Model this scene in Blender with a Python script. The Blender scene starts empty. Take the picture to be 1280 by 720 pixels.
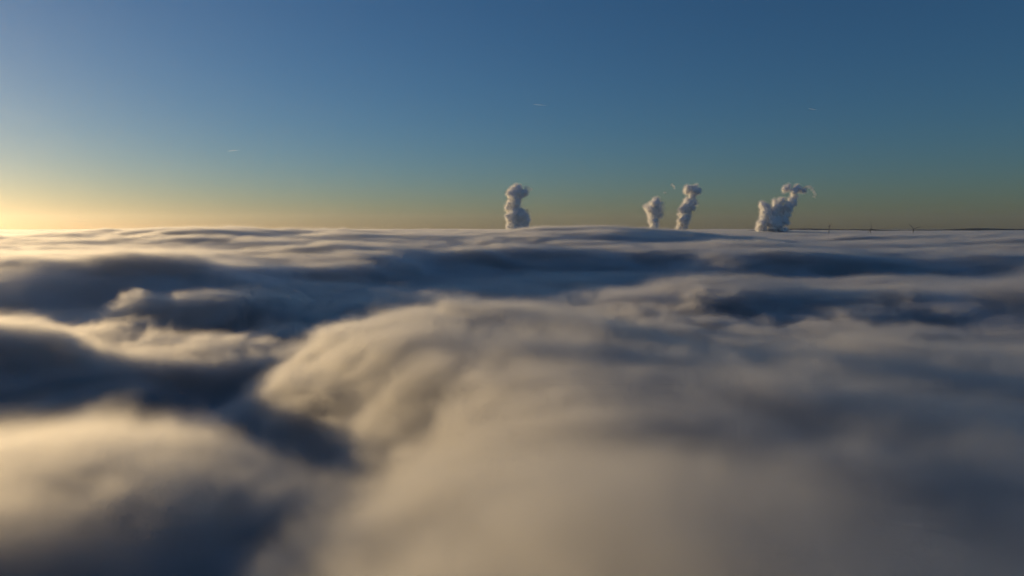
import bpy, bmesh, math, random
import numpy as np
from mathutils import Vector

# ------------------------------------------------------------------ camera, sky, sun, exposure
S = bpy.context.scene
CAM_Z = 70.0
cd = bpy.data.cameras.new('camera')
cd.sensor_width = 36.0
cd.lens = 36.0 * 865.0 / 1280.0
cd.clip_start = 0.5
cd.clip_end = 250000.0
cam = bpy.data.objects.new('camera', cd)
S.collection.objects.link(cam)
cam.location = (0.0, 0.0, CAM_Z)
cam.rotation_euler = (math.radians(90.0 - 4.955), 0.0, 0.0)
S.camera = cam

SUN_AZ = 54.0      # degrees to the left of the view direction (+Y)
SUN_EL = 4.2
w = bpy.data.worlds.new('World')
S.world = w
w.use_nodes = True
nt = w.node_tree
bg = nt.nodes['Background']
sky = nt.nodes.new('ShaderNodeTexSky')
sky.sky_type = 'NISHITA'
sky.sun_disc = False
sky.sun_elevation = math.radians(SUN_EL)
sky.sun_rotation = math.radians(-SUN_AZ)
sky.altitude = 400.0
sky.air_density = 1.0
sky.dust_density = 0.6
sky.ozone_density = 4.2
nt.links.new(sky.outputs[0], bg.inputs[0])
bg.inputs[1].default_value = 0.108

sd = bpy.data.lights.new('sun', 'SUN')
sd.energy = 3.0
sd.angle = math.radians(0.5)
sd.color = (1.0, 0.695, 0.34)
sun = bpy.data.objects.new('sun', sd)
S.collection.objects.link(sun)
az, el = math.radians(SUN_AZ), math.radians(SUN_EL)
to_sun = Vector((-math.sin(az) * math.cos(el), math.cos(az) * math.cos(el), math.sin(el)))
sun.rotation_euler = to_sun.to_track_quat('Z', 'Y').to_euler()
sun.location = (0, 0, 500)

S.view_settings.view_transform = 'Standard'
S.view_settings.look = 'None'
S.view_settings.exposure = 0.0
S.view_settings.gamma = 1.0
S.view_settings.use_curve_mapping = False
cy = S.cycles
cy.max_bounces = 8
cy.diffuse_bounces = 3
cy.volume_bounces = 2
cy.transparent_max_bounces = 32
cy.volume_step_rate = 4.0
cy.volume_max_steps = 512
cy.use_denoising = True
cy.use_adaptive_sampling = True
cy.adaptive_threshold = 0.04
cy.adaptive_min_samples = 16

# ------------------------------------------------------------------ noise
rng = np.random.RandomState(7)
PERM = rng.permutation(256)
PERM = np.concatenate([PERM, PERM, PERM])
G2 = np.stack([np.cos(np.arange(256) * 2.399963), np.sin(np.arange(256) * 2.399963)], 1)
G3 = rng.normal(size=(256, 3)); G3 /= np.linalg.norm(G3, axis=1)[:, None]

def fade(t): return t * t * t * (t * (t * 6 - 15) + 10)

def noise2(x, y):
    xi = np.floor(x).astype(np.int64); yi = np.floor(y).astype(np.int64)
    xf = x - xi; yf = y - yi
    xi &= 255; yi &= 255
    def g(ix, iy, dx, dy):
        h = PERM[PERM[ix & 255] + (iy & 255)]
        v = G2[h]
        return v[..., 0] * dx + v[..., 1] * dy
    u = fade(xf); v = fade(yf)
    a = g(xi, yi, xf, yf); b = g(xi + 1, yi, xf - 1, yf)
    c = g(xi, yi + 1, xf, yf - 1); d = g(xi + 1, yi + 1, xf - 1, yf - 1)
    return 1.5 * ((a + u * (b - a)) * (1 - v) + (c + u * (d - c)) * v)

def noise3(p):
    i = np.floor(p).astype(np.int64); f = p - i; i &= 255
    u = fade(f)
    r = 0.0
    for a in (0, 1):
        for b in (0, 1):
            for c in (0, 1):
                h = PERM[PERM[PERM[(i[:, 0] + a) & 255] + ((i[:, 1] + b) & 255)] + ((i[:, 2] + c) & 255)]
                gg = G3[h]
                dot = gg[:, 0] * (f[:, 0] - a) + gg[:, 1] * (f[:, 1] - b) + gg[:, 2] * (f[:, 2] - c)
                wgt = (u[:, 0] if a else 1 - u[:, 0]) * (u[:, 1] if b else 1 - u[:, 1]) * (u[:, 2] if c else 1 - u[:, 2])
                r = r + dot * wgt
    return 1.6 * r

# ------------------------------------------------------------------ materials
def surf_mat(name, col, rough=0.9, noise_scale=None, amount=0.12):
    m = bpy.data.materials.new(name); m.use_nodes = True
    n = m.node_tree; p = n.nodes['Principled BSDF']
    p.inputs['Base Color'].default_value = (*col, 1)
    p.inputs['Roughness'].default_value = rough
    p.inputs['Specular IOR Level'].default_value = 0.0 if rough > 0.95 else 0.3
    if noise_scale:
        tc = n.nodes.new('ShaderNodeTexCoord'); no = n.nodes.new('ShaderNodeTexNoise')
        no.inputs['Scale'].default_value = noise_scale; no.inputs['Detail'].default_value = 6
        mx = n.nodes.new('ShaderNodeMix'); mx.data_type = 'RGBA'
        mx.inputs[6].default_value = (*[c * (1 - amount) for c in col], 1)
        mx.inputs[7].default_value = (*[min(1, c * (1 + amount)) for c in col], 1)
        n.links.new(tc.outputs['Object'], no.inputs['Vector'])
        n.links.new(no.outputs['Fac'], mx.inputs[0]); n.links.new(mx.outputs[2], p.inputs['Base Color'])
    return m

def vol_mat(name, density, col=(0.996, 0.996, 0.997), g=0.6):
    m = bpy.data.materials.new(name); m.use_nodes = True
    n = m.node_tree; n.nodes.remove(n.nodes['Principled BSDF'])
    v = n.nodes.new('ShaderNodeVolumePrincipled')
    v.inputs['Color'].default_value = (*col, 1)
    v.inputs['Density'].default_value = density
    v.inputs['Anisotropy'].default_value = g
    n.links.new(v.outputs[0], n.nodes['Material Output'].inputs['Volume'])
    return m

def link(o, parent=None):
    S.collection.objects.link(o)
    if parent: o.parent = parent
    return o

def mesh_np(name, V, F, mat, smooth=True):
    """one mesh from numpy vertices and a list of face index arrays (quads or triangles)"""
    me = bpy.data.meshes.new(name)
    me.vertices.add(len(V)); me.vertices.foreach_set('co', np.ascontiguousarray(V, np.float32).ravel())
    loops = np.concatenate([f.ravel() for f in F]); sizes = np.concatenate([np.full(len(f), f.shape[1]) for f in F])
    me.loops.add(len(loops)); me.loops.foreach_set('vertex_index', loops.astype(np.int32))
    me.polygons.add(len(sizes))
    st = np.concatenate([[0], np.cumsum(sizes)[:-1]])
    me.polygons.foreach_set('loop_start', st.astype(np.int32))
    me.polygons.foreach_set('use_smooth', np.full(len(sizes), smooth))
    me.update(calc_edges=True); me.validate()
    me.materials.append(mat)
    return bpy.data.objects.new(name, me)

# ------------------------------------------------------------------ the sea of fog
# billows and troughs of the fog top: centre x, y, half-length, half-width, turn (deg), height, edge sharpness, tilt, half-width in front
BUMPS = [
    (-255, 272, 190, 95, -18, 27, 4.0, 0.5, 230),      # near left billow
    (-600, 640, 235, 95, -8, 35, 2.0, 0.42, 230),       # small left billow
    (-430, 960, 150, 60, 5, 30, 1.4, 0.3, 100),
    (-235, 480, 140, 70, -48, -20, 1.2, 0, 70),        # winding trough
    (-95, 300, 90, 26, -62, -8, 1.1, 0, 26),
    (-195, 400, 95, 48, -25, -10, 1.2, 0, 40),
    (-360, 690, 150, 85, -50, -6, 1.2, 0, 85),
    (360, 1250, 230, 90, 5, 34, 1.4, 0.3, 130),        # ridge in the trough
    (820, 1080, 420, 110, 0, 32, 1.4, 0, 140),
    (-900, 3300, 1500, 400, 0, 52, 1.2, 0, 1200),      # far banks
    (-1750, 2700, 350, 130, 0, -40, 1.0, 0, 130),
    (480, 3600, 500, 250, 0, 50, 1.2, 0, 700),
    (-600, 5200, 1900, 500, 0, 42, 1.2, 0, 900),
    (2600, 4500, 900, 500, 0, 16, 1.4, 0, 900),
]
BUMPS += [(x, 8000, 260, 200, 0, 16, 1.0, 0, 260) for x in (65, 1640, 1963, 2995)]      # fog pushed up round the plumes
LIP_X = [-3000, -1400, -1000, -700, -480, 0, 500, 1000, 1600, 4000]
LIP_Y = [2600, 1700, 1300, 1120, 1350, 2150, 2050, 1900, 1900, 2500]
EDGE_Y = [0, 160, 256, 330, 392, 473, 560, 660, 800]
EDGE_X = [-100, -92, -86, -104, -145, -212, -258, -270, -280]
BACK_X = [-300, -225, 0, 60, 140, 400, 800]
BACK_Y = [660, 720, 700, 620, 510, 620, 700]

def sstep(t):
    t = np.clip(t, 0, 1); return t * t * (3 - 2 * t)

def fog_height(x, y, cell):
    r = np.hypot(x, y)
    near = np.clip(r / 250, 0.3, 1)
    wx = x + 34 * noise2(x / 420 + 3.1, y / 420 + 7.7) + near * 12 * noise2(x / 150 + 8.2, y / 150 + 11)
    wy = y + 34 * noise2(x / 420 + 41.3, y / 420 + 1.9) + near * 12 * noise2(x / 150 + 17, y / 150 + 2.3)
    # level of the fog: a trough between 700 m and 1.8 km, then slowly rising away from the viewpoint
    low = np.interp(r, [0, 120, 200, 350, 900], [-16, -20, -30, -36, -44])
    low = low + np.interp(r, [0, 140, 260], [20, 20, 0]) * sstep((-30 - wx) / 90)
    high = np.interp(r, [900, 2000, 5000, 30000], [14, 12, 16, 20])
    m = sstep((wy - np.interp(wx, LIP_X, LIP_Y) + 260 + 170 * noise2(x / 520 + 5.5, y / 900) + 70 * noise2(x / 190 + 1.5, y / 300)) / 300)
    m = np.where(y < 300, 0, m)
    h = low * (1 - m) + high * m
    # the long swell in front: flank to the left, flat top falling gently to the right
    xl = np.interp(wy, EDGE_Y, EDGE_X); yb = np.interp(wx, BACK_X, BACK_Y)
    wd = np.interp(wy, [0, 200, 400, 600], [100, 105, 135, 170])
    top = 48 - 8 * sstep((-20 - wx) / 200) - 0.075 * np.clip(wx - 20, 0, 700)
    h += top * sstep((wx - xl) / wd) * sstep((yb + 40 - wy) / 120) * np.interp(wx, [-9e3, 1000, 1600], [1, 1, 0])
    for cx, cyy, a, b, t, amp, p, tilt, bf in BUMPS:
        t = math.radians(t); c, s = math.cos(t), math.sin(t)
        dx, dy = wx - cx, wy - cyy
        u = (dx * c + dy * s) / a; v = -dx * s + dy * c
        v = np.where(v < 0, v / bf, v / b)
        q = u * u + v * v
        h += amp * (1 + tilt * np.clip(u, -1.2, 1.2) - abs(tilt) * np.clip(v, -1.2, 1.2)) * np.exp(-np.power(q + 1e-9, p))
    far = np.clip((r - 500) / 900, 0, 1)
    calm = 1 - 0.75 * sstep((wx - xl - 20) / 130) * sstep((yb - 40 - wy) / 260)     # the swell's right side lies smooth
    calm = calm * (1 - 0.55 * sstep((-70 - wx) / 60) * sstep((345 - wy) / 50) * sstep((wy - 110) / 60))
    h0 = h.copy()
    for lam, amp, sx, fw, bil in ((3200, 22, 0.6, 1, 0), (1300, 16, 0.6, 1, .5), (520, 14, 0.7, 0.8, .5), (210, 9.0, .7, 0.6, .6),
                             (95, 7.0, .85, 0, .6), (42, 4.5, 1, 0, .6), (19, 3.0, 1, 0, .6), (8.5, 1.3, 1, 0, .5)):
        k = np.clip((lam / np.maximum(cell, 1e-3) - 2.5) / 3.0, 0, 1) * (1 - fw + fw * far)
        if lam > 300:
            nn = noise2(wx * sx / lam + lam * 0.37, wy / lam + lam * 0.11)
        else:       # lumps in three dimensions, so that steep flanks billow instead of fluting
            nn = np.zeros_like(x); ok = k > 0.01
            P = np.stack([wx[ok] * sx, wy[ok], 1.8 * h0[ok]], 1) / lam + np.array([lam * 0.37, lam * 0.11, 0])
            nn[ok] = noise3(P)
        nn = nn * (1 - bil) + bil * (2.6 * np.abs(nn) - 0.75)
        h += amp * k * nn * (calm if lam < 300 else 1)
    return h, calm

# parts of the fog top close enough to show wisps: x0, x1, y0, y1 and how far the edges fade
NEAR = (-640.0, 700.0, 20.0, 1300.0, 130, 40, 260)
MID = (-3300.0, 3300.0, 950.0, 5200.0, 500, 100, 1200)
def box_weight(x, y, q):
    x0, x1, y0, y1, ex, e0, e1 = q
    return sstep((x - x0) / ex) * sstep((x1 - x) / ex) * sstep((y - y0) / e0) * sstep((y1 - y) / e1)
def near_weight(x, y): return box_weight(x, y, NEAR)
def mid_weight(x, y):
    x0, x1, y0, y1, ex, e0, e1 = MID
    flank = sstep((np.abs(x) - 400) / 150) * sstep((y - 350) / 300)      # beside the near part it starts closer
    w = sstep((x - x0) / ex) * sstep((x1 - x) / ex) * np.maximum(sstep((y - y0) / 150), flank) * sstep((y1 - y) / e1)
    return w * (1 - near_weight(x, y))

R_OUT = 30000.0
def fog_grid(fine):
    """polar rings round the viewpoint, finest where the fog top lies between 100 m and 1 km away"""
    dth, q = {2: (0.006, 1.3), 1: (0.009, 2.0), 0: (0.013, 2.8)}[fine]
    th = np.arange(math.radians(-52), math.radians(52), dth)
    back = np.linspace(th[-1], th[0] + 2 * math.pi, 90)[1:-1]
    th = np.concatenate([th, back])
    lr = [math.log(12.0)]
    while lr[-1] < math.log(R_OUT):
        r = math.exp(lr[-1])
        lr.append(lr[-1] + q * (0.03 if r < 90 else 0.0085 if r < 900 else 0.0125 if r < 3000 else 0.02))
    return th, np.exp(np.array(lr))

def fog_shell(name, off, seed, mat, fine=2, k=0, rag=0.0):
    th, rr = fog_grid(fine)
    T, Rr = np.meshgrid(th, rr)
    x = np.sin(T) * Rr; y = np.cos(T) * Rr
    cell = Rr * (0.022, 0.014, 0.009)[fine]
    h, calm = fog_height(x, y, cell)
    if off is not None:
        n1 = noise2(x / 150 + seed * 13.7, y / 110 + seed * 5.1)
        n2 = noise2(x / 48 + seed * 3.7, y / 40 + seed * 9.1) * np.clip((45 / cell - 2.5) / 3, 0, 1)
        n3 = noise2(x / 17 + seed * 2.7, y / 15 + seed * 8.1) * np.clip((16 / cell - 2.5) / 3, 0, 1)
        n4 = noise2(x / 7.5 + seed * 4.7, y / 6.5 + seed * 6.1) * np.clip((7 / cell - 2.5) / 3, 0, 1)
        W = np.clip(near_weight(x, y) + mid_weight(x, y), 0, 1)
        h = h - off - (75.0 * W ** 3 if fine else 0.0) - (rag if fine else 0.0) * (1 - 0.6 * W) * (0.8 * n1 + 1.0 * n2 + 1.0 * n3 + 0.7 * n4)
    nr, na = T.shape
    V = np.stack([x.ravel(), y.ravel(), h.ravel()], 1)
    hc = float(h[0].mean())
    floor = -120.0 - 3 * k
    ring = V[-na:].copy(); ring[:, 2] = floor
    V = np.concatenate([V, [[0, 0, hc]], ring, [[0, 0, floor]]])
    c_top, r0, c_bot = nr * na, nr * na + 1, nr * na + 1 + na
    i = np.arange(nr - 1)[:, None]; j = np.arange(na)[None, :]; j2 = (j + 1) % na
    Q = np.stack([i * na + j, (i + 1) * na + j, (i + 1) * na + j2, i * na + j2], -1).reshape(-1, 4)[:, ::-1]
    jj = np.arange(na); jj2 = (jj + 1) % na
    cap = np.stack([np.full(na, c_top), jj2, jj], 1)
    last = (nr - 1) * na
    skirt = np.stack([last + jj, last + jj2, r0 + jj2, r0 + jj], 1)
    bot = np.stack([np.full(na, c_bot), r0 + jj, r0 + jj2], 1)
    s = 1.0 - 0.002 * k
    V[:, :2] *= np.where(np.hypot(V[:, 0], V[:, 1]) > R_OUT * 0.97, s, 1.0)[:, None]
    return mesh_np(name, V, [Q[:, ::-1] if False else Q, skirt, cap, bot], mat)

# depth below the fog top, extinction added there, raggedness
LAYERS = [(0, 0.009, 8.0), (10.0, 0.045, 6.0)]
CORE_DEPTH = 40
core = link(fog_shell('sea_of_fog', CORE_DEPTH, 0.0, surf_mat('fog_core', (0.9, 0.9, 0.9), 1.0), 0, 7))
core['kind'] = 'stuff'
core['label'] = 'rolling sea of fog filling the land below the horizon'
core['category'] = 'fog'
for k, (off, dens, rag) in enumerate(LAYERS):
    o = link(fog_shell('fog_layer', off, k + 1.0, vol_mat('fog_air', dens), 2 if k > 0 else 1, k, rag), core)
    o['kind'] = 'stuff'

# the wispy top of the fog near the viewpoint: a density field over the height of the fog top
def wispy_fog(box, st, sz, z0, z1, weight, cell, lam_big, lam_thin, lump_m, depth_m, dens_max, stretch):
    x0, x1, y0, y1 = box
    nx, ny, nz = int((x1 - x0) / st) + 1, int((y1 - y0) / st) + 1, int((z1 - z0) / sz) + 1
    X, Y = np.meshgrid(np.linspace(x0, x1, nx), np.linspace(y0, y1, ny))
    h, calm = fog_height(X, Y, np.full_like(X, cell))
    i = np.arange(ny - 1)[:, None]; j = np.arange(nx - 1)[None, :]
    Q = np.stack([i * nx + j, i * nx + j + 1, (i + 1) * nx + j + 1, (i + 1) * nx + j], -1).reshape(-1, 4)
    mat = bpy.data.materials.new('wispy_fog'); mat.use_nodes = True
    n = mat.node_tree; n.nodes.remove(n.nodes['Principled BSDF'])
    v = n.nodes.new('ShaderNodeVolumePrincipled'); v.inputs['Color'].default_value = (0.996, 0.996, 0.997, 1); v.inputs['Anisotropy'].default_value = FOG_G
    at = n.nodes.new('ShaderNodeAttribute'); at.attribute_name = 'density'
    mu = n.nodes.new('ShaderNodeMath'); mu.operation = 'MULTIPLY'; mu.inputs[1].default_value = dens_max
    n.links.new(at.outputs['Fac'], mu.inputs[0]); n.links.new(mu.outputs[0], v.inputs['Density'])
    n.links.new(v.outputs[0], n.nodes['Material Output'].inputs['Volume'])
    o = mesh_np('fog_wisps', np.stack([X.ravel(), Y.ravel(), h.ravel()], 1), [Q], mat)
    for nm, arr in (('fade', weight(X, Y)), ('calm', calm)):
        o.data.attributes.new(nm, 'FLOAT', 'POINT').data.foreach_set('value', arr.ravel().astype(np.float32))
    g = bpy.data.node_groups.new('wispy_fog', 'GeometryNodeTree')
    g.interface.new_socket('Geometry', in_out='INPUT', socket_type='NodeSocketGeometry')
    g.interface.new_socket('Geometry', in_out='OUTPUT', socket_type='NodeSocketGeometry')
    N, L = g.nodes, g.links
    gi, go = N.new('NodeGroupInput'), N.new('NodeGroupOutput')
    pos = N.new('GeometryNodeInputPosition'); sp = N.new('ShaderNodeSeparateXYZ'); L.new(pos.outputs[0], sp.inputs[0])
    def m(op, a, b=None, c=None, clamp=False):
        q = N.new('ShaderNodeMath'); q.operation = op; q.use_clamp = clamp
        for k, val in enumerate((a, b, c)):
            if val is None: continue
            if isinstance(val, (int, float)): q.inputs[k].default_value = val
            else: L.new(val, q.inputs[k])
        return q.outputs[0]
    ix = m('ROUND', m('MULTIPLY', m('SUBTRACT', sp.outputs[0], x0), (nx - 1) / (x1 - x0)))
    iy = m('ROUND', m('MULTIPLY', m('SUBTRACT', sp.outputs[1], y0), (ny - 1) / (y1 - y0)))
    idx = m('ADD', m('MULTIPLY', iy, nx), ix)
    def samp(kind, src):
        q = N.new('GeometryNodeSampleIndex'); q.data_type = kind; q.domain = 'POINT'; q.clamp = True
        L.new(gi.outputs[0], q.inputs['Geometry']); L.new(src, q.inputs['Value']); L.new(idx, q.inputs['Index'])
        return q.outputs[0]
    sh = N.new('ShaderNodeSeparateXYZ'); L.new(samp('FLOAT_VECTOR', pos.outputs[0]), sh.inputs[0])
    def named(nm):
        q = N.new('GeometryNodeInputNamedAttribute'); q.data_type = 'FLOAT'; q.inputs['Name'].default_value = nm
        return samp('FLOAT', q.outputs['Attribute'])
    fade, cal = named('fade'), named('calm')
    def noise(scale, detail, rough, dist=0.0, off=0.0):
        q = N.new('ShaderNodeTexNoise'); q.inputs['Scale'].default_value = scale; q.inputs['Detail'].default_value = detail
        q.inputs['Roughness'].default_value = rough; q.inputs['Distortion'].default_value = dist
        mp = N.new('ShaderNodeVectorMath'); mp.operation = 'MULTIPLY_ADD'; L.new(pos.outputs[0], mp.inputs[0])
        mp.inputs[1].default_value = (stretch, 1.0, 1.5); mp.inputs[2].default_value = (off, off * 0.7, off * 1.3)
        L.new(mp.outputs[0], q.inputs['Vector'])
        return m('MULTIPLY', m('SUBTRACT', q.outputs['Fac'], 0.5), 2.0)
    big = noise(1 / lam_big, 7.0, 0.69, 0.8)
    thin = noise(1 / lam_thin, 5.0, 0.66, 1.2, 311.0)
    lump = m('MULTIPLY', m('MULTIPLY', big, lump_m), m('MULTIPLY_ADD', cal, 0.6, 0.4))
    depth = m('SUBTRACT', m('ADD', sh.outputs[2], lump), sp.outputs[2])
    ramp = m('DIVIDE', m('ADD', depth, 0.2 * depth_m), depth_m, clamp=True)
    dens = m('MULTIPLY', m('POWER', ramp, 1.4), m('ADD', 1.0, m('MULTIPLY', thin, 1.5), clamp=False))
    dens = m('MULTIPLY', m('MAXIMUM', dens, 0.0), fade)
    vc = N.new('GeometryNodeVolumeCube')
    L.new(dens, vc.inputs['Density'])
    vc.inputs['Min'].default_value = (x0, y0, z0); vc.inputs['Max'].default_value = (x1, y1, z1)
    vc.inputs['Resolution X'].default_value = nx; vc.inputs['Resolution Y'].default_value = ny; vc.inputs['Resolution Z'].default_value = nz
    sm = N.new('GeometryNodeSetMaterial'); sm.inputs['Material'].default_value = mat
    L.new(vc.outputs[0], sm.inputs[0]); L.new(sm.outputs[0], go.inputs[0])
    md = o.modifiers.new('wisps', 'NODES'); md.node_group = g
    return o
FOG_G = 0.6
for args in ((NEAR[:4], 3.2, 3.2, -78.0, 46.0, near_weight, 20.0, 88.0, 34.0, 46.0, 19.0, 0.075, 0.9),
             ((-3300.0, 3300.0, 350.0, 5200.0), 10.0, 7.0, -84.0, 126.0, mid_weight, 60.0, 210.0, 100.0, 64.0, 26.0, 0.05, 0.5)):
    wisps = link(wispy_fog(*args), core)
    wisps['kind'] = 'stuff'

# ------------------------------------------------------------------ land under and beyond the fog
def grid_mesh(name, xs, ys, fz, mat):
    X, Y = np.meshgrid(xs, ys); Z = fz(X, Y)
    n, m = X.shape
    i = np.arange(n - 1)[:, None]; j = np.arange(m - 1)[None, :]
    Q = np.stack([i * m + j, i * m + j + 1, (i + 1) * m + j + 1, (i + 1) * m + j], -1).reshape(-1, 4)
    return mesh_np(name, np.stack([X.ravel(), Y.ravel(), Z.ravel()], 1), [Q], mat)

ground = link(grid_mesh('ground', np.linspace(-32000, 32000, 25), np.linspace(-32000, 32000, 25), lambda X, Y: X * 0 - 140.0,
                        surf_mat('farmland', (0.06, 0.07, 0.035), 0.95, 0.0008, 0.3)))
ground['kind'] = 'structure'
ground['label'] = 'flat farmland hidden under the sea of fog'; ground['category'] = 'ground'
def hill_z(X, Y):
    ridge = np.exp(-((Y - 14500) / 900.0) ** 2)
    prof = 162 + 22 * noise2(X / 2600 + 4.2, Y / 9000) + 9 * noise2(X / 900 + 1.7, Y / 4000) + 16 * np.exp(-((X - 9700) / 500.0) ** 2) + 3 * noise2(X / 220, Y / 300)
    return -145.0 + ridge * prof * sstep((X - 2500) / 3500) + 25 * ridge
hills = link(grid_mesh('hills', np.linspace(1500, 16500, 260), np.linspace(12500, 16500, 40), hill_z, surf_mat('wooded_hill', (0.045, 0.055, 0.04), 0.95, 0.004, 0.35)))
hills['kind'] = 'structure'
hills['label'] = 'low dark wooded ridge on the far right horizon'; hills['category'] = 'hills'

# ------------------------------------------------------------------ cooling tower steam
M_STEAM = surf_mat('steam', (0.97, 0.97, 0.97), 1.0)
_p = M_STEAM.node_tree.nodes['Principled BSDF']
_p.subsurface_method = 'RANDOM_WALK'
_p.inputs['Subsurface Weight'].default_value = 1.0
_p.inputs['Subsurface Radius'].default_value = (1.0, 1.0, 1.0)
_p.inputs['Subsurface Scale'].default_value = 55.0
_p.inputs['Subsurface Anisotropy'].default_value = 0.6
M_VEIL = vol_mat('steam_veil', 0.007, (0.999, 0.999, 0.999), 0.5)
M_WISP = bpy.data.materials.new('thin_steam'); M_WISP.use_nodes = True
_n = M_WISP.node_tree; _p = _n.nodes['Principled BSDF']
_p.inputs['Base Color'].default_value = (0.88, 0.88, 0.88, 1); _p.inputs['Roughness'].default_value = 1.0; _p.inputs['Specular IOR Level'].default_value = 0.0
_t = _n.nodes.new('ShaderNodeBsdfTransparent'); _m = _n.nodes.new('ShaderNodeMixShader')
_c = _n.nodes.new('ShaderNodeTexCoord'); _q = _n.nodes.new('ShaderNodeTexNoise'); _q.inputs['Scale'].default_value = 0.05; _q.inputs['Detail'].default_value = 4
_r = _n.nodes.new('ShaderNodeMapRange'); _r.inputs[1].default_value = 0.35; _r.inputs[2].default_value = 0.7; _r.inputs[3].default_value = 0.0; _r.inputs[4].default_value = 0.12
_n.links.new(_c.outputs['Object'], _q.inputs['Vector']); _n.links.new(_q.outputs['Fac'], _r.inputs[0]); _n.links.new(_r.outputs[0], _m.inputs[0])
_n.links.new(_t.outputs[0], _m.inputs[1]); _n.links.new(_p.outputs[0], _m.inputs[2]); _n.links.new(_m.outputs[0], _n.nodes['Material Output'].inputs['Surface'])
_v = _n.nodes.new('ShaderNodeVolumePrincipled'); _v.inputs['Color'].default_value = (0.997, 0.997, 0.997, 1); _v.inputs['Density'].default_value = 0.016; _v.inputs['Anisotropy'].default_value = 0.4
_n.links.new(_v.outputs[0], _n.nodes['Material Output'].inputs['Volume'])
def ico(sub):
    bm = bmesh.new(); bmesh.ops.create_icosphere(bm, subdivisions=sub, radius=1.0)
    V = np.array([v.co[:] for v in bm.verts]); F = np.array([[v.index for v in f.verts] for f in bm.faces]); bm.free()
    return V, F
IV, IF = ico(2)

def billow_mesh(name, blobs, seed, voxel, rough, mat=M_STEAM, grow=0.0):
    """one continuous lumpy surface: a union of many puffs, remeshed and roughened"""
    rs = np.random.RandomState(seed)
    puffs = []
    for x, y, z, r in blobs:
        puffs.append((x, y, z, r * 0.86))
        for _ in range(16):
            d = rs.normal(size=3); d /= np.linalg.norm(d)
            r2 = r * rs.uniform(0.26, 0.5); c = np.array([x, y, z]) + d * r * rs.uniform(0.62, 0.88)
            puffs.append((*c, r2))
            for _ in range(3):
                d2 = rs.normal(size=3) + d * 0.8; d2 /= np.linalg.norm(d2)
                puffs.append((*(c + d2 * r2 * 0.85), r2 * rs.uniform(0.3, 0.5)))
    V = np.concatenate([IV * p[3] + np.array(p[:3]) for p in puffs])
    F = np.concatenate([IF + i * len(IV) for i in range(len(puffs))])
    tmp = mesh_np('tmp', V, [F], M_STEAM)
    S.collection.objects.link(tmp)
    md = tmp.modifiers.new('r', 'REMESH'); md.mode = 'VOXEL'; md.voxel_size = voxel; md.use_smooth_shade = True
    dg = bpy.context.evaluated_depsgraph_get()
    me = bpy.data.meshes.new_from_object(tmp.evaluated_get(dg))
    old = tmp.data
    bpy.data.objects.remove(tmp); bpy.data.meshes.remove(old)
    n = len(me.vertices)
    co = np.empty(n * 3, np.float32); me.vertices.foreach_get('co', co); co = co.reshape(-1, 3).astype(float)
    no = np.empty(n * 3, np.float32); me.vertices.foreach_get('normal', no); no = no.reshape(-1, 3)
    d = rough * (noise3(co / 70 + seed) * 1.0 + (np.abs(noise3(co / 34 + seed * 2.3)) - 0.3) * 1.1 + (np.abs(noise3(co / 15 + seed * 1.3)) - 0.3) * 0.7)
    co += no * (d + grow)[:, None]
    me.vertices.foreach_set('co', co.astype(np.float32).ravel()); me.update()
    me.name = name
    me.materials.clear(); me.materials.append(mat)
    me.polygons.foreach_set('use_smooth', np.ones(len(me.polygons), bool))
    return bpy.data.objects.new(name, me)

def plume(base, label, column, wisps, seed):
    """column: (x, depth, z, radius) in metres from the base on the fog top"""
    e = link(bpy.data.objects.new('steam_plume', None)); e.location = base
    e['label'] = label; e['category'] = 'steam plume'; e['group'] = 'steam plumes rising through the fog'
    link(billow_mesh('steam_column', [(x, y, z, r * 0.86) for x, y, z, r in column], seed, 6.0, 13.0), e)
    for grow, rough in ((4.0, 14.0), (12.0, 17.0), (23.0, 20.0)):
        v = link(billow_mesh('steam_veil', [(x, y, z, r * 0.9) for x, y, z, r in column], seed, 8.0, rough, M_VEIL, grow), e)
        v['kind'] = 'stuff'
    for i, wv in enumerate(wisps):
        link(billow_mesh('wisp', wv, seed + 10 + i, 4.0, 9.0, M_WISP), e)
    return e
plume((65, 8000, 0), 'white steam plume standing alone, far left of the other three',
      [(-55, -22, 24, 83), (46, 4, 15, 92), (-55, -11, 116, 88), (37, 10, 107, 97), (74, 10, 162, 78), (-55, -38, 208, 88), (28, -40, 208, 83), (-46, 30, 291, 88), (-37, -20, 374, 83), (-55, -22, 448, 83), (9, 41, 475, 83), (65, -2, 466, 51), (-18, 19, 512, 55)],
      [[(92, -1, 531, 22), (120, 1, 531, 20), (147, 7, 512, 17), (129, -1, 494, 15)], [(111, -1, 273, 22), (129, 1, 245, 20)]], 3)
plume((1640, 8000, 0), 'short round-topped steam plume beside the bent one',
      [(0, 7, 5, 55), (0, 13, 79, 55), (0, 20, 144, 69), (-9, 39, 217, 88), (-28, 21, 282, 88), (18, 37, 300, 88), (0, -30, 346, 65)],
      [[(92, -1, 356, 20), (101, 1, 319, 22), (111, 8, 282, 18)], [(101, -1, 245, 18), (92, 1, 217, 17)], [(194, -1, 568, 17), (212, 1, 549, 18), (221, 5, 522, 13)], [(101, -1, 475, 15), (120, 1, 475, 15)]], 5)
plume((1963, 8000, 0), 'narrow bent steam plume topped by a flat puffed cap',
      [(-9, -15, 5, 55), (-9, 28, 79, 60), (0, -28, 153, 74), (18, 16, 227, 78), (28, -31, 291, 74), (74, -16, 337, 65), (120, 25, 374, 51), (46, -15, 374, 51), (101, 6, 429, 41), (55, -2, 503, 55), (120, -3, 503, 60), (175, 0, 494, 41)],
      [], 8)
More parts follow.
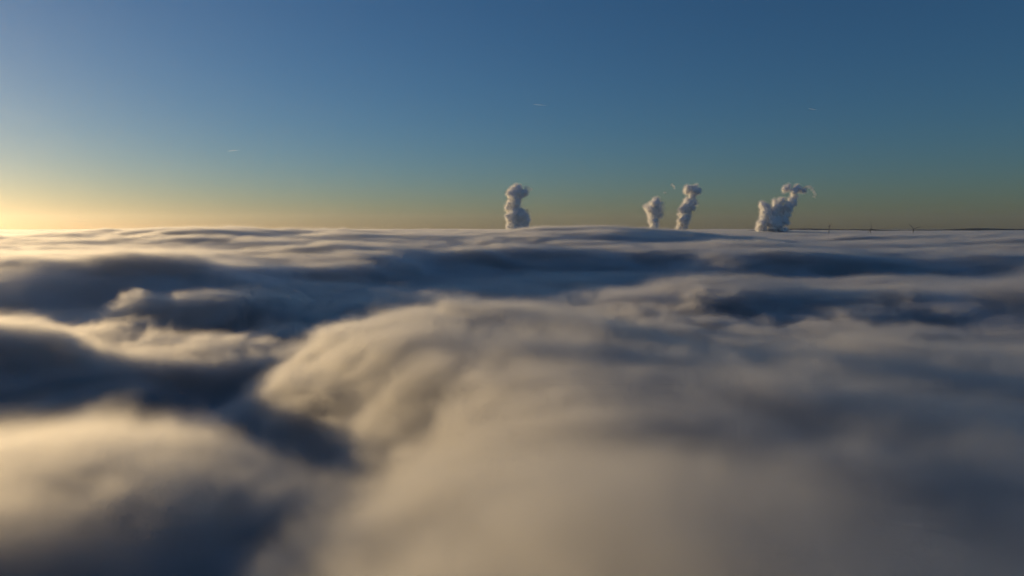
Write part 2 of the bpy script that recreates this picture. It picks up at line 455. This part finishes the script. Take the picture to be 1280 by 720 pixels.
plume((2995, 8000, 0), 'broad steam plume leaning right with a trailing torn top',
      [(-129, -2, 24, 74), (0, 16, 24, 101), (129, 11, 33, 65), (-120, -26, 116, 74), (9, -50, 125, 101), (120, -9, 153, 74), (-83, -16, 217, 69), (28, 29, 217, 92), (129, 14, 236, 74), (-111, 6, 319, 55), (-74, 4, 282, 65), (55, 12, 310, 74), (166, -23, 319, 65), (212, -3, 365, 55), (92, -14, 383, 41), (249, 17, 429, 41), (230, -20, 485, 46), (166, 15, 522, 46), (129, -14, 512, 32), (276, 9, 512, 46), (341, -5, 494, 32)],
      [[(359, -1, 522, 24), (387, 1, 540, 22), (415, 10, 540, 24), (442, -1, 522, 20)], [(452, -1, 503, 18), (470, 1, 485, 20), (488, 7, 457, 17)], [(461, -1, 429, 17), (479, 1, 420, 15)]], 12)

# ------------------------------------------------------------------ wind turbines standing in the fog
M_TURB = surf_mat('turbine_paint', (0.1, 0.1, 0.105), 0.6, 0.3, 0.05)
def lathe(prof, n=20):
    V = [(r * math.cos(2 * math.pi * i / n), r * math.sin(2 * math.pi * i / n), z) for r, z in prof for i in range(n)]
    F = np.array([[k * n + i, k * n + (i + 1) % n, (k + 1) * n + (i + 1) % n, (k + 1) * n + i] for k in range(len(prof) - 1) for i in range(n)])
    return np.array(V), F
def blade(length):
    """tapered, twisted aerofoil along +Z; the rotor axis is Y"""
    V = []; ns, n = 14, 10
    for k in range(ns):
        t = k / (ns - 1)
        ch = np.interp(t, [0, .06, .2, 1], [2.8, 3.0, 5.4, 1.6]); th = np.interp(t, [0, .06, .2, 1], [2.4, 2.4, 1.1, 0.12])
        tw = math.radians(np.interp(t, [0, .2, 1], [22, 14, 0]))
        for i in range(n):
            a = 2 * math.pi * i / n
            px, py = ch * 0.5 * math.cos(a) - ch * 0.18 * min(1, t * 5), th * 0.5 * math.sin(a)
            V.append((px * math.cos(tw) - py * math.sin(tw), px * math.sin(tw) + py * math.cos(tw), 1.5 + t * (length - 1.5)))
    F = [np.array([[k * n + i, k * n + (i + 1) % n, (k + 1) * n + (i + 1) % n, (k + 1) * n + i] for k in range(ns - 1) for i in range(n)])]
    F.append(np.array([[(ns - 1) * n + i for i in range(n)]])); F.append(np.array([[i for i in range(n)][::-1]]))
    return np.array(V), F
def rotm(V, axis, ang):
    c, s_ = math.cos(ang), math.sin(ang)
    R = {'y': [[c, 0, s_], [0, 1, 0], [-s_, 0, c]], 'z': [[c, -s_, 0], [s_, c, 0], [0, 0, 1]]}[axis]
    return V @ np.array(R).T
BV, BF = blade(54.0)
def turbine(x, y, hub_z, spin, yaw, label):
    zg = -139.0
    e = link(bpy.data.objects.new('wind_turbine', None)); e.location = (x, y, zg); e.rotation_euler = (0, 0, math.radians(yaw))
    e['label'] = label; e['category'] = 'wind turbine'; e['group'] = 'wind turbines rising out of the fog'
    H = hub_z - zg
    V, F = lathe([(0.01, 0), (3.4, 0), (3.1, H * 0.3), (2.5, H * 0.7), (1.7, H - 1.9), (0.01, H - 1.9)]); V[:, 1] += 3.4
    link(mesh_np('tower', V, [F], M_TURB), e)
    V, F = lathe([(0.01, -1.4), (1.5, -1.4), (2.0, 0), (2.1, 5), (1.8, 8.4), (0.01, 8.6)]); V = V[:, [0, 2, 1]]; V[:, 2] += H
    link(mesh_np('nacelle', V, [F[:, ::-1]], M_TURB), e)
    V, F = lathe([(0.01, -5.2), (1.0, -4.6), (1.7, -3.4), (1.8, -1.6), (0.01, -1.5)]); V = V[:, [0, 2, 1]]; V[:, 2] += H
    hub = link(mesh_np('hub', V, [F[:, ::-1]], M_TURB), e)
    for k in range(3):
        V = rotm(BV, 'y', math.radians(90 - (spin + 120 * k)))
        V = V + np.array([0, -3.0, H])
        link(mesh_np('blade', V, BF, M_TURB), e)
turbine(2286, 5000, 82, 270, 80, 'wind turbine seen edge-on, nearest the broad leaning plume')
turbine(2586, 5000, 64, 100, 20, 'middle wind turbine with one blade upright')
turbine(2891, 5000, 64, 138, 5, 'rightmost wind turbine with a blade tilted up to the left')

# ------------------------------------------------------------------ contrails high in the sky
def contrail_mat():
    m = bpy.data.materials.new('contrail_ice'); m.use_nodes = True
    n = m.node_tree; p = n.nodes['Principled BSDF']
    p.inputs['Base Color'].default_value = (0.8, 0.9, 1.0, 1); p.inputs['Roughness'].default_value = 1; p.inputs['Specular IOR Level'].default_value = 0
    tr = n.nodes.new('ShaderNodeBsdfTransparent'); mx = n.nodes.new('ShaderNodeMixShader')
    tc = n.nodes.new('ShaderNodeTexCoord'); no = n.nodes.new('ShaderNodeTexNoise'); no.inputs['Scale'].default_value = 0.004; no.inputs['Detail'].default_value = 5
    mp = n.nodes.new('ShaderNodeMapRange'); mp.inputs[1].default_value = 0.3; mp.inputs[2].default_value = 0.7; mp.inputs[3].default_value = 0.01; mp.inputs[4].default_value = 0.04
    n.links.new(tc.outputs['Object'], no.inputs['Vector']); n.links.new(no.outputs['Fac'], mp.inputs[0]); n.links.new(mp.outputs[0], mx.inputs[0])
    n.links.new(tr.outputs[0], mx.inputs[1]); n.links.new(p.outputs[0], mx.inputs[2]); n.links.new(mx.outputs[0], n.nodes['Material Output'].inputs['Surface'])
    v = n.nodes.new('ShaderNodeVolumePrincipled'); v.inputs['Color'].default_value = (0.99, 0.99, 0.99, 1); v.inputs['Density'].default_value = 0.006; v.inputs['Anisotropy'].default_value = 0.6
    n.links.new(v.outputs[0], n.nodes['Material Output'].inputs['Volume'])
    return m
M_TRAIL = contrail_mat()
def contrail(p0, p1, r, label):
    p0, p1 = np.array(p0, float), np.array(p1, float)
    ax = p1 - p0; L = np.linalg.norm(ax); ax /= L
    up = np.array([0, 0, 1.0]); side = np.cross(ax, up); side /= np.linalg.norm(side); up = np.cross(side, ax)
    V = []; ns, n = 40, 12
    for k in range(ns):
        t = k / (ns - 1); rad = r * (0.04 + math.sin(math.pi * min(1, t * 1.0)) ** 0.6 * (0.35 + 0.65 * t)) * (1 + 0.2 * math.sin(k * 2.1))
        for i in range(n):
            a = 2 * math.pi * i / n
            V.append(ax * L * (t - 0.5) + side * math.cos(a) * rad + up * math.sin(a) * rad)
    F = np.array([[k * n + i, k * n + (i + 1) % n, (k + 1) * n + (i + 1) % n, (k + 1) * n + i] for k in range(ns - 1) for i in range(n)])
    o = link(mesh_np('contrail', np.array(V), [F, np.array([list(range(n))[::-1]]), np.array([[(ns - 1) * n + i for i in range(n)]])], M_TRAIL))
    o.location = (p0 + p1) / 2
    bm = bmesh.new(); bm.from_mesh(o.data); bmesh.ops.recalc_face_normals(bm, faces=bm.faces); bm.to_mesh(o.data); bm.free()
    o['label'] = label; o['category'] = 'contrail'; o['group'] = 'short contrails in the clear sky'
contrail((2042, 40000, 6987), (1224, 41500, 7316), 26, 'short thin contrail high above the lone plume')
contrail((-15468, 40000, 4502), (-16855, 41500, 4598), 26, 'faint short contrail low in the left of the sky')
contrail((17344, 40000, 6742), (17426, 41500, 7085), 26, 'faint tiny contrail high above the broad plume')

# ------------------------------------------------------------------ thin haze over the fog
HV = np.array([[x, y, z] for z in (-147.0, 640.0) for x, y in ((-33000, -33000), (33000, -33000), (33000, 33000), (-33000, 33000))], float)
HF = np.array([[0, 3, 2, 1], [4, 5, 6, 7], [0, 1, 5, 4], [1, 2, 6, 5], [2, 3, 7, 6], [3, 0, 4, 7]])
haze = link(mesh_np('haze', HV, [HF], vol_mat('haze_air', 0.000012, (0.97, 0.98, 1.0), 0.68), smooth=False))
haze['kind'] = 'stuff'
haze['label'] = 'thin pale haze in the air above the fog'; haze['category'] = 'haze'
